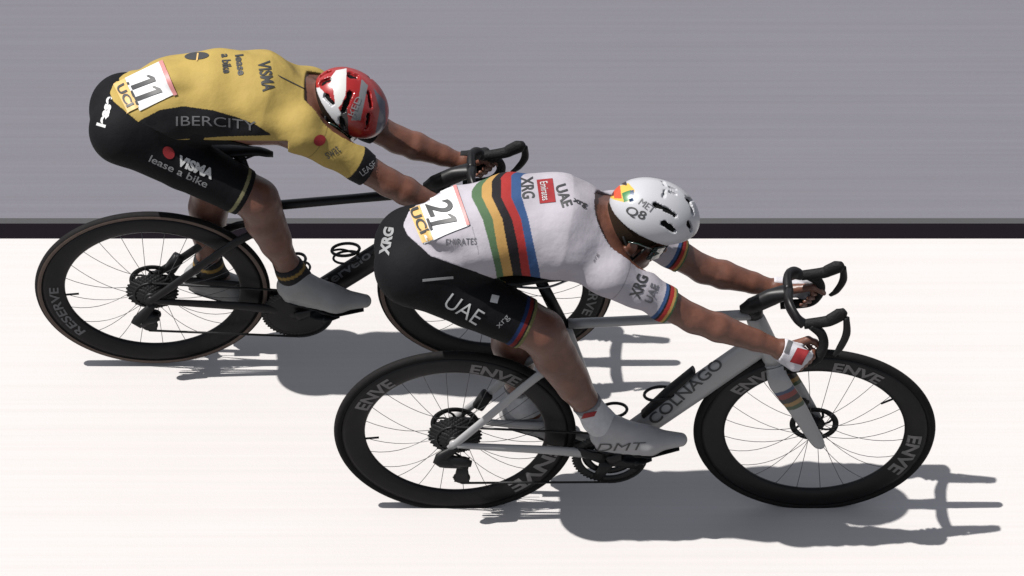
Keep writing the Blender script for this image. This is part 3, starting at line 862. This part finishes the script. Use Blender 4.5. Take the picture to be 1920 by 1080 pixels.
# ------------------------------------------------------------------ bicycles
RW = .3396
RIM_PROF = [(.317, .0125), (.306, .0142), (.290, .0145), (.272, .0125), (.258, .0080), (.2525, .0035)]
def rim_half(r):
    p = RIM_PROF[::-1]; return float(np.interp(r, [q[0] for q in p], [q[1] for q in p]))
def make_wheel(bike, c, sx, sz, rear, gum, decals, ink):
    """c: world position of the axle; sx, sz: half width / half height of the wheel over RW"""
    w = bpy.data.objects.new('wheel', None); COL.objects.link(w); w.parent = bike
    w.location = Vector(c) - bike.location; w.empty_display_size = .1
    # tyre
    b = MB(); pr = []; n = 14
    for i in range(n):
        a = 2 * math.pi * i / n; pr.append((.3260 + .0136 * math.cos(a), .0142 * math.sin(a)))
    b.lathe(pr, c, sx, sz, 128)
    if gum:
        for q in (-1, 1):
            b.lathe([(.3315, q * .0138), (.3260, q * .0149), (.3205, q * .0138)], c, sx, sz, 128, 1, False)
    b.build('tyre', [M['tyre'], M['gum']], w)
    # rim with lettering
    b = MB(); pr = RIM_PROF + [(r, -y) for r, y in RIM_PROF[::-1]]
    b.lathe(pr, c, sx, sz, 128)
    mats = [M['rim'], ink]
    for (txt, ang, span, r0, r1, bold) in decals:
        V, F = chars(txt, bold, .10); pts = []
        for u, v in V:
            r = r0 + (r1 - r0) * v; th = ang + span / 2 - span * u
            pts.append((c[0] + r * math.cos(th) * sx, c[1] - rim_half(r) - .0012, c[2] + r * math.sin(th) * sz))
        b.add(pts, F, 1)
    b.build('rim', mats, w)
    # hub
    b = MB(); hw = .062 if rear else .048
    b.lathe([(.012, -hw), (.014, -hw * .8), (.022, -hw * .55), (.022, -hw * .5), (.012, -hw * .35), (.012, hw * .35), (.024, hw * .5), (.024, hw * .56), (.014, hw * .8), (.012, hw)], c, sx, sz, 24, 0)
    b.lathe([(.0001, -hw - .004), (.011, -hw - .004), (.012, -hw), (.012, hw), (.011, hw + .004), (.0001, hw + .004)], c, sx, sz, 20, 0, False)
    b.build('hub', M['dark_alloy'], w)
    # spokes: they sag a little in the turning wheel, as the picture shows them
    for i in range(24):
        a0 = 2 * math.pi * (i + .35) / 24; q = 1 if i % 2 else -1
        a1 = a0 + (.9 if (i // 2) % 2 else -.9) * (.55 if rear else .3)
        p0 = np.array([c[0] + .255 * math.cos(a0) * sx, c[1] + q * .003, c[2] + .255 * math.sin(a0) * sz])
        p1 = np.array([c[0] + .024 * math.cos(a1) * sx, c[1] + q * hw * .5, c[2] + .024 * math.sin(a1) * sz])
        pts = []
        for k in range(9):
            t = k / 8; p = p0 + (p1 - p0) * t
            p[2] -= .055 * 4 * t * (1 - t) * abs(math.cos(a0)) ** 1.2 * (.55 if math.sin(a0) > -.2 else .8); pts.append(p)
        s = MB(); s.tube(pts, .00105, 6); s.build('spoke', M['steel'], w)
    # disc rotor on the far side
    b = MB(); y = hw * .62
    for r0, r1 in ((.052, .069), (.014, .030)):
        b.lathe([(r0, y - .001), (r1, y - .001), (r1, y + .001), (r0, y + .001)], c, sx, sz, 64)
    for k in range(8):
        a = 2 * math.pi * k / 8
        p = [np.array([c[0] + r * math.cos(a + d) * sx, c[1] + y, c[2] + r * math.sin(a + d) * sz]) for r, d in ((.028, 0), (.041, .15), (.054, .35))]
        b.tube(p, (.0045, .0009) and [(.0045, .001)] * 3, 6)
    b.build('brake_disc', M['dark_alloy'], w)
    if not rear:
        v = MB(); a = .55
        v.tube([np.array([c[0] + r * math.cos(a) * sx, c[1], c[2] + r * math.sin(a) * sz]) for r in (.256, .215)], .0035, 8); v.build('valve', M['dark_alloy'], w)
    else:
        v = MB(); a = math.pi + .12
        v.tube([np.array([c[0] + r * math.cos(a) * sx, c[1], c[2] + r * math.sin(a) * sz]) for r in (.256, .215)], .0035, 8); v.build('valve', M['dark_alloy'], w)
        # cassette: toothed sprockets, largest inside
        b = MB(); ns = 10
        for k in range(ns):
            r = .074 - .0050 * k; yy = c[1] - .018 - .0036 * k; T = int(30 - 2 * k)
            V = []; F = []
            for i in range(T * 4):
                a = 2 * math.pi * i / (T * 4); rr = r + (.0030 if i % 4 in (0, 1) else -.0015)
                for ro, yo in ((rr, -.0009), (rr, .0009), (r * .25, .0009), (r * .25, -.0009)):
                    V.append((c[0] + ro * math.cos(a) * sx, yy + yo, c[2] + ro * math.sin(a) * sz))
            N = T * 4
            for i in range(N):
                j = (i + 1) % N
                for e in range(4):
                    F.append([i * 4 + e, i * 4 + (e + 1) % 4, j * 4 + (e + 1) % 4, j * 4 + e])
            b.add(V, F, 0)
        b.lathe([(.022, -.015), (.022, -.056), (.016, -.058), (.0001, -.058)], c, sx, sz, 32, 0, False)
        for k in range(6):
            a = 2 * math.pi * k / 6 + .3
            b.tube([np.array([c[0] + r * math.cos(a + d) * sx, c[1] - .020, c[2] + r * math.sin(a + d) * sz]) for r, d in ((.02, 0), (.05, .25))], .004, 6)
        b.build('cassette', M['dark_alloy'], w)
    return w

def make_bike(cfg):
    Y = cfg['Y']; k = cfg['k']
    S = lambda p, y=0.0: W(p[0], p[1], Y) + np.array([0, y * k, 0])       # point of the bicycle's own middle plane, moved sideways
    ra, fa = S(cfg['rear']), S(cfg['front'])
    bike = thing('bicycle', cfg['label'], 'bicycle', ((ra[0] + fa[0]) / 2, Y, 0), 'racing bicycles')
    sx, sz = cfg['sx'], cfg['sz']
    make_wheel(bike, ra, sx, sz, True, cfg['gum'], cfg['dec_r'], cfg['wheel_ink'])
    make_wheel(bike, fa, sx, sz, False, cfg['gum'], cfg['dec_f'], cfg['wheel_ink'])
    fm = cfg['frame']
    # ---- frame
    b = MB()
    ht, hb, bb = S(cfg['head_top']), S(cfg['head_bot']), S(cfg['bb'])
    st, dt0 = S(cfg['seat_top']), S(cfg['down_top'])
    b.tube(spline([ht + (ht - hb) * .10, ht, (ht + hb) / 2, hb], 4), lerp_list([(.026, .022), (.031, .026), (.034, .026), (.036, .027)], 4), 20)
    b.tube(spline([dt0, dt0 * .6 + bb * .4, dt0 * .2 + bb * .8, bb], 5), lerp_list([cfg['dt_r'][0], cfg['dt_r'][0], cfg['dt_r'][1], (.044, .034)], 5), 22)
    tt0, tt1 = S(cfg['tt0']), S(cfg['tt1'])
    b.tube(spline([tt0, (tt0 + tt1) / 2, tt1], 6), lerp_list([(.016, .018), (.0135, .018), (.017, .019)], 6), 16)
    b.tube(spline([bb, bb * .5 + st * .5, st], 6), lerp_list([(.034, .022), (.024, .016), (.022, .015)], 6), 16)
    b.lathe([(.0001, -.046), (.024, -.046), (.026, -.04), (.026, .04), (.024, .046), (.0001, .046)], bb, 1.1, 1, 28, 0, False)
    ss = S(cfg['ss'])
    for q in (-1, 1):
        ax = ra + np.array([0, q * .064, 0])
        m = S(cfg['ss_mid'], q * .050)
        b.tube(spline([ax + (ax - m) * .06, ax * .7 + m * .3, m, ss + np.array([0, q * .012, 0])], 5), lerp_list([(.014, .009), (.0135, .008), (.015, .008), (.016, .008)], 5), 14)
        c0 = ax + np.array([.005, 0, -.003]); c1 = S(cfg['cs_mid'], q * .054)
        b.tube(spline([c0, c0 * .5 + c1 * .5, c1, bb + np.array([-.02, q * .030, 0])], 5), lerp_list([(.011, .008), (.014, .008), (.017, .009), (.020, .010)], 5), 14)
        b.lathe([(.0001, q * .064 - .006), (.017, q * .064 - .006), (.017, q * .064 + .006), (.0001, q * .064 + .006)], ra, 1.1, 1, 20, 0, False)
    nf = sum(len(v) for v in b.v)
    V = np.concatenate(b.v); Fl = list(b.f); mi = list(b.mi); ms = [fm]
    bvh = BVHTree.FromPolygons(V.tolist(), Fl); Vs = [V]; n = len(V)
    for (shape, o, u, v, m) in cfg['frame_print']:
        pv, pf = on_surface(bvh, shape, o, u, v, .0015)
        if m not in ms: ms.append(m)
        Fl += [[i + n for i in f] for f in pf]; mi += [ms.index(m)] * len(pf); n += len(pv); Vs.append(pv)
    link_mesh('frame', np.concatenate(Vs), Fl, ms, bike, True, mi)
    # ---- fork
    b = MB(); cr = hb + np.array([.006, 0, -.022])
    for q in (-1, 1):
        dp = fa + np.array([.012, q * .052, -.012])
        p = [cr + np.array([-.004, q * .020, .01]), cr + np.array([.012, q * .046, -.035]), cr * .5 + dp * .5 + np.array([.0, q * .020, 0]), dp * .96 + cr * .04 + np.array([0, q * .004, 0]), dp + np.array([.012, 0, -.018])]
        b.tube(spline(p, 8), lerp_list([(.030, .016), (.036, .012), (.031, .010), (.022, .009), (.010, .006)], 8), 16)
    b.tube([hb + np.array([-.002, 0, .0]), cr], [(.036, .028), (.034, .030)], 18)
    V = np.concatenate(b.v); col = np.tile(cfg['fork_col'], (len(V), 1)).astype(float)
    if cfg['fork_bands']:
        px, py = proj(np.stack([V[:, 0], Y - np.abs(V[:, 1] - Y), V[:, 2]], 1))
        # bands follow the blade: distance along it
        L = dp - cr; L = L / np.linalg.norm(L); t = (V - cr) @ L
    if cfg['fork_bands']:
        # finer rings so that the bands keep a clean edge
        b = MB()
        for q in (-1, 1):
            dp = fa + np.array([.012, q * .052, -.012])
            p = [cr + np.array([-.004, q * .020, .01]), cr + np.array([.012, q * .046, -.035]), cr * .5 + dp * .5 + np.array([.0, q * .020, 0]), dp * .96 + cr * .04 + np.array([0, q * .004, 0]), dp + np.array([.012, 0, -.018])]
            b.tube(spline(p, 50), lerp_list([(.030, .016), (.036, .012), (.031, .010), (.022, .009), (.010, .006)], 50), 20)
        b.tube([hb + np.array([-.002, 0, .0]), cr], [(.036, .028), (.034, .030)], 18)
        V = np.concatenate(b.v); t = (V - cr) @ L; col = np.tile(cfg['fork_col'], (len(V), 1)).astype(float)
        for lo_, hi_, kk in cfg['fork_bands']: col[(t > lo_) & (t <= hi_)] = kk
    b.build('fork', M['vpaint'], bike, True, col)
    # ---- stem and bars
    b = MB(); sb, sf = S(cfg['stem_back']), S(cfg['stem_front'])
    b.tube(spline([sb + np.array([-.02, 0, -.012]), sb + np.array([.015, 0, .0]), sb * .4 + sf * .6, sf], 5), lerp_list([(.010, .014), (.028, .026), (.030, .024), (.020, .030)], 5), 16)
    b.tube([ht + (ht - hb) * .05, sb * .8 + sf * .2 + np.array([0, 0, -.01])], [(.026, .023), (.024, .022)], 16)
    hs = cfg['hood_y']; hl = S(cfg['hood_back']); ht_ = S(cfg['hood_tip'])
    drop = [S(p) for p in cfg['drop']]
    topn = [sf + np.array([0, q_, 0]) for q_ in (0,)]
    for q in (-1, 1):
        o = lambda p, y: p + np.array([0, q * y, 0])
        b.tube(spline([sf, o(sf + np.array([.0, 0, .002]), hs * .55), o(sf * .5 + hl * .5, hs * .92), o(hl, hs)], 6), lerp_list([(.017, .017), (.014, .026), (.014, .022), (.017, .016)], 6), 14)
    bar = b.build('handlebar', M['carbon'], bike)
    for q in (-1, 1):
        o = lambda p, y: p + np.array([0, q * y, 0])
        t = MB()
        ys = [hs + .002, hs + .010, hs + .018, hs + .026, hs + .030][:len(drop)]
        t.tube(spline([o(p, y) for p, y in zip(drop, ys)], 7), .0155, 14); t.build('drop', M['tape'], bar)
        t = MB()
        tip = ht_; mid = hl * .45 + tip * .55
        t.tube(spline([o(hl, hs), o(mid + np.array([0, 0, -.006]), hs), o(tip + np.array([-.035, 0, -.010]), hs), o(tip + np.array([-.008, 0, .008]), hs - .003), o(tip + np.array([.006, 0, .020]), hs - .006)], 6),
               lerp_list([(.017, .015), (.019, .017), (.022, .016), (.024, .016), (.012, .010)], 6), 16)
        t.build('hood', M['tape'], bar)
        t = MB(); lv = [S(p) for p in cfg['lever']]
        t.tube(spline([o(p, hs + .004 + .008 * i) for i, p in enumerate(lv)], 6), lerp_list([(.010, .008), (.013, .006), (.012, .005), (.007, .004)][:len(lv)], 6), 12)
        t.build('brake_lever', M['black'], bar)
    # ---- saddle and post
    b = MB(); b.tube([st + (st - bb) * -.03, S(cfg['post_top'])], [(.021, .0125), (.019, .012)], 16); b.build('seat_post', cfg['post_mat'], bike)
    b = MB(); sn, sr = S(cfg['saddle_nose']), S(cfg['saddle_rear']); n = 14; V = []; F = []; mseg = 12
    for i in range(n + 1):
        t = i / n; c = sr + (sn - sr) * t; hw = float(np.interp(t, [0, .12, .3, .55, .8, .95, 1], [.045, .066, .062, .034, .022, .018, .008])) * k
        rise = float(np.interp(t, [0, .15, .5, .85, 1], [.010, .006, -.002, .0, -.012])); th = float(np.interp(t, [0, .1, .6, 1], [.010, .018, .020, .014]))
        for j in range(mseg):
            a = 2 * math.pi * j / mseg; yy = math.cos(a) * hw; zz = math.sin(a)
            z = (zz * th * .55 if zz > 0 else zz * th) - (abs(yy) / .066) ** 2 * .012
            V.append(c + np.array([0, yy, rise + z]))
    for i in range(n):
        for j in range(mseg): j2 = (j + 1) % mseg; F.append([i * mseg + j, i * mseg + j2, (i + 1) * mseg + j2, (i + 1) * mseg + j])
    F += [list(range(mseg))[::-1], [n * mseg + j for j in range(mseg)]]
    b.add(V, F); sad = b.build('saddle', M['black'], bike)
    for q in (-1, 1):
        r = MB(); A = sr + (sn - sr) * .12; B = sr + (sn - sr) * .80; dz = np.array([0, q * .022, -.040])
        r.tube(spline([A + np.array([0, q * .03, -.012]), A + (B - A) * .2 + dz, A + (B - A) * .65 + dz, B + np.array([0, q * .008, -.014])], 6), .0038, 8); r.build('rail', cfg['rail_mat'], sad)
    # ---- cranks
    b = MB(); cy = -.044 * k; cc = bb + np.array([0, cy, 0]); rx, rz = cfg['ring']
    T = 54; V = []; F = []
    for i in range(T * 4):
        a = 2 * math.pi * i / (T * 4); rr = 1.0 if i % 4 in (0, 1) else .965
        for ro, yo in ((rr, -.0015), (rr, .0015), (.74, .003), (.74, -.003)): V.append((cc[0] + rx * ro * math.cos(a), cc[1] + yo, cc[2] + rz * ro * math.sin(a)))
    N = T * 4
    for i in range(N):
        j = (i + 1) % N
        for e in range(4): F.append([i * 4 + e, i * 4 + (e + 1) % 4, j * 4 + (e + 1) % 4, j * 4 + e])
    b.add(V, F)
    if cfg['solid_ring']:
        b.lathe([(.0001, -.004), (.5, -.0045), (.80, -.003), (.9, 0), (.8, .002), (.0001, .002)], cc, rx, rz, 64, 0, False)
    else:
        b.lathe([(.50, .007), (.70, .007), (.73, .011), (.50, .011)], cc, rx, rz, 64)
        for i in range(4):
            a = cfg['crank'] + R(45) + i * math.pi / 2
            b.tube([cc + np.array([rx * r * math.cos(a), -.001 if r > .5 else -.008, rz * r * math.sin(a)]) for r in (.1, .5, .9)], [(.026, .007), (.018, .006), (.018, .004)], 10)
    ring = b.build('chainring', M['carbon'] if cfg['solid_ring'] else M['dark_alloy'], bike)
    for q, pk in ((-1, 'pedal_n'), (1, 'pedal_f')):
        pd = S(cfg[pk]); a = MB(); y0 = q * .058
        a.tube(spline([bb + np.array([0, y0, 0]), bb * .5 + pd * .5 + np.array([0, q * .066, 0]), pd + np.array([0, q * .070, 0])], 4), lerp_list([(.021, .010), (.014, .008), (.015, .008)], 4), 14)
        ar = a.build('crank_arm', M['carbon'], bike)
        p = MB(); pc = pd + np.array([0, q * .108, 0])
        p.tube([pd + np.array([0, q * .070, 0]), pc + np.array([0, q * .03, 0])], .007, 10)
        p.tube([pc + np.array([-.048, 0, .002]), pc + np.array([-.03, 0, 0]), pc + np.array([.02, 0, 0]), pc + np.array([.05, 0, .004])], [(.004, .018), (.008, .026), (.008, .030), (.004, .018)], 12)
        p.build('pedal', M['black'], ar)
    # ---- derailleur and chain
    b = MB(); U, L_ = S(cfg['der'][0], -.050), S(cfg['der'][1], -.050)
    hang = ra + np.array([.008, -.062, -.014])
    b.tube(spline([hang, S(cfg['der'][2], -.078), U + np.array([.004, -.012, .004])], 5), lerp_list([(.012, .009), (.026, .015), (.022, .013)], 5), 12)
    b.tube(spline([S(cfg['der'][2], -.072), S(cfg['der'][3], -.072)], 3), [(.022, .013), (.022, .013), (.020, .012), (.012, .009)], 12)
    for sd_ in (-.009, .009):
        b.tube([U + np.array([0, sd_, .010]), U * .5 + L_ * .5 + np.array([0, sd_, 0]), L_ + np.array([0, sd_, -.012])], [(.023, .0015), (.018, .0015), (.025, .0015)], 10)
    for c_, r_ in ((U, .021), (L_, .024)): b.lathe([(r_, -.002), (r_, .002), (r_ * .3, .004), (r_ * .3, -.004)], c_, 1.15, 1, 30)
    b.build('rear_derailleur', M['black'], bike)
    b = MB(); cyy = cc[1] - ra[1]
    top_r = ra + np.array([.004, -.036, .050]); top_f = cc + np.array([-.004, 0, rz])
    for p0, p1 in ((top_r, top_f), (L_ + np.array([0, 0, -.024]), cc + np.array([0, 0, -rz]))):
        b.tube([p0, p0 * .5 + p1 * .5, p1], [(.0042, .0035)] * 3, 8)
    arc = [cc + np.array([rx * math.sin(t) * 1.01, 0, rz * math.cos(t) * 1.01]) for t in np.linspace(0, math.pi, 18)]
    b.tube(arc, [(.0042, .0035)] * 18, 8)
    arc = [ra + np.array([-.050 * sx * math.sin(t), -.036, .050 * math.cos(t)]) for t in np.linspace(0, math.pi * .9, 14)] + [U + np.array([.02, 0, .0]), U + np.array([.0, 0, -.021]), L_ + np.array([-.026, 0, 0]), L_ + np.array([0, 0, -.025])]
    b.tube(arc, [(.0042, .0035)] * len(arc), 8)
    b.build('chain', M['dark_alloy'], bike)
    # brake calipers
    for (p, y, nm) in cfg['calipers']:
        b = MB(); cpt = S(p, y); b.box(cpt, (.034, .013, .020), cfg['cal_rot'], 0, .35); b.box(cpt + np.array([.006, -.002, .017]), (.020, .010, .008), cfg['cal_rot'], 0, .3); b.build('brake_caliper', M['black'], bike)
    # bottle cages
    for base0, base1, hoop, hr in cfg['cages']:
        b = MB(); p0, p1 = S(base0), S(base1)
        b.tube(spline([p0, p0 * .5 + p1 * .5, p1], 4), lerp_list([(.010, .022), (.014, .026), (.010, .022)], 4), 10)
        hcn = S(hoop); ring_ = []
        ax = (p1 - p0) / np.linalg.norm(p1 - p0); sd2 = np.array([0, 1., 0]); n_ = np.cross(ax, sd2); n_ /= np.linalg.norm(n_)
        for i in range(25):
            t = 2 * math.pi * i / 24; ring_.append(hcn + np.array([hr[0] * math.cos(t), hr[1] * math.sin(t), hr[2] * math.cos(t)]))
        b.tube(ring_, .0052, 8, cap=False)
        if cfg['gum']:
            b.tube([p + np.array([.012, 0, -.026]) + ax * .01 for p in ring_], .0042, 8, cap=False)
            b.tube(spline([hcn + np.array([-hr[0], 0, -hr[2]]), hcn + np.array([-hr[0] * .2, hr[1] * .6, -.016]), hcn + np.array([hr[0], 0, -.022])], 5), .0038, 8)
        b.build('bottle_cage', M['black'], bike)
    return bike

ENVE = lambda a, s=.52: ('ENVE', R(a), s, .262, .302, .03)
make_bike(dict(
    Y=YF, k=1.0, label='white racing bicycle with rainbow bands on its fork, under the rider in white', rear=(853, 809), front=(1527, 806), sx=231.5 / PXM / RW, sz=1.0,
    gum=False, wheel_ink=M['rim_ink'], dec_r=[ENVE(143), ENVE(66), ENVE(-33, .8), ENVE(222, .5)][:3], dec_f=[ENVE(128), ENVE(66), ENVE(-20, .6)],
    head_top=(1418, 600), head_bot=(1452, 676), bb=(1141, 842), seat_top=(1058, 612), down_top=(1432, 640), dt_r=[(.046, .026), (.042, .028)],
    tt0=(1066, 607), tt1=(1412, 590), ss=(1074, 660), ss_mid=(1006, 688), cs_mid=(1040, 824), frame=M['white_paint'],
    frame_print=[(chars('COLNAGO', .015), (1229, 797), (130, -113), (-17, -13), M['ink'])],
    fork_col=(.44, .435, .44), fork_bands=[(.050, .064, tuple(.6 * c for c in BLU)), (.064, .086, tuple(.6 * c for c in RED)), (.086, .106, BLK), (.106, .122, tuple(.7 * c for c in YEL)), (.122, .138, tuple(.6 * c for c in GRN))],
    stem_back=(1400, 574), stem_front=(1478, 546), hood_y=.120, hood_back=(1505, 562), hood_tip=(1578, 548),
    drop=[(1518, 562), (1538, 578), (1540, 600), (1520, 622), (1466, 628)], lever=[(1584, 548), (1584, 575), (1572, 598), (1560, 610)],
    post_mat=M['carbon'], post_top=(1012, 524), saddle_nose=(1108, 516), saddle_rear=(912, 508), rail_mat=M['alloy'],
    ring=(.120, .1035), solid_ring=False, crank=R(25), pedal_n=(1192, 818), pedal_f=(1062, 866),
    der=[(868, 846), (866, 876), (826, 832), (884, 842)], calipers=[((1500, 776), .046, 1), ((905, 770), .052, 1)], cal_rot=R(60),
    cages=[((1300, 694), (1206, 776), (1236, 738), (.048, .034, .006)), ((1086, 700), (1112, 780), (1150, 769), (.044, .034, .004))],
))
make_bike(dict(
    Y=YR, k=.95, label='black racing bicycle with brown tyre sidewalls, ridden by the cyclist in yellow', rear=(286, 540), front=(928, 540), sx=224.5 / (PXM * .972) / RW, sz=.955,
    gum=True, wheel_ink=M['grey_ink'], dec_r=[('RESERVE', R(200), .8, .270, .298, .02)], dec_f=[('RESERVE', R(0), .8, .270, .298, .02)],
    head_top=(826, 352), head_bot=(858, 420), bb=(557, 573), seat_top=(480, 382), down_top=(838, 398), dt_r=[(.044, .025), (.042, .027)],
    tt0=(486, 388), tt1=(824, 358), ss=(494, 424), ss_mid=(432, 444), cs_mid=(462, 556), frame=M['carbon'],
    frame_print=[(chars('Cervelo', .02), (606, 545), (92, -64), (-11, -13), M['grey_ink'])],
    fork_col=(.018, .018, .02), fork_bands=None,
    stem_back=(806, 344), stem_front=(884, 318), hood_y=.115, hood_back=(905, 334), hood_tip=(978, 318),
    drop=[(916, 336), (936, 350), (938, 370), (918, 390), (868, 396)], lever=[(984, 318), (984, 342), (972, 362), (960, 374)],
    post_mat=M['carbon'], post_top=(446, 286), saddle_nose=(512, 283), saddle_rear=(330, 278), rail_mat=M['black'],
    ring=(.118, .0985), solid_ring=True, crank=R(0), pedal_n=(610, 552), pedal_f=(480, 592),
    der=[(290, 572), (282, 592), (262, 576), (300, 570)], calipers=[((906, 512), .044, 1), ((326, 510), .05, 1)], cal_rot=R(60),
    cages=[((700, 470), (612, 540), (648, 468), (.046, .032, .004)), ((506, 440), (530, 520), (556, 487), (.030, .032, .003))],
))
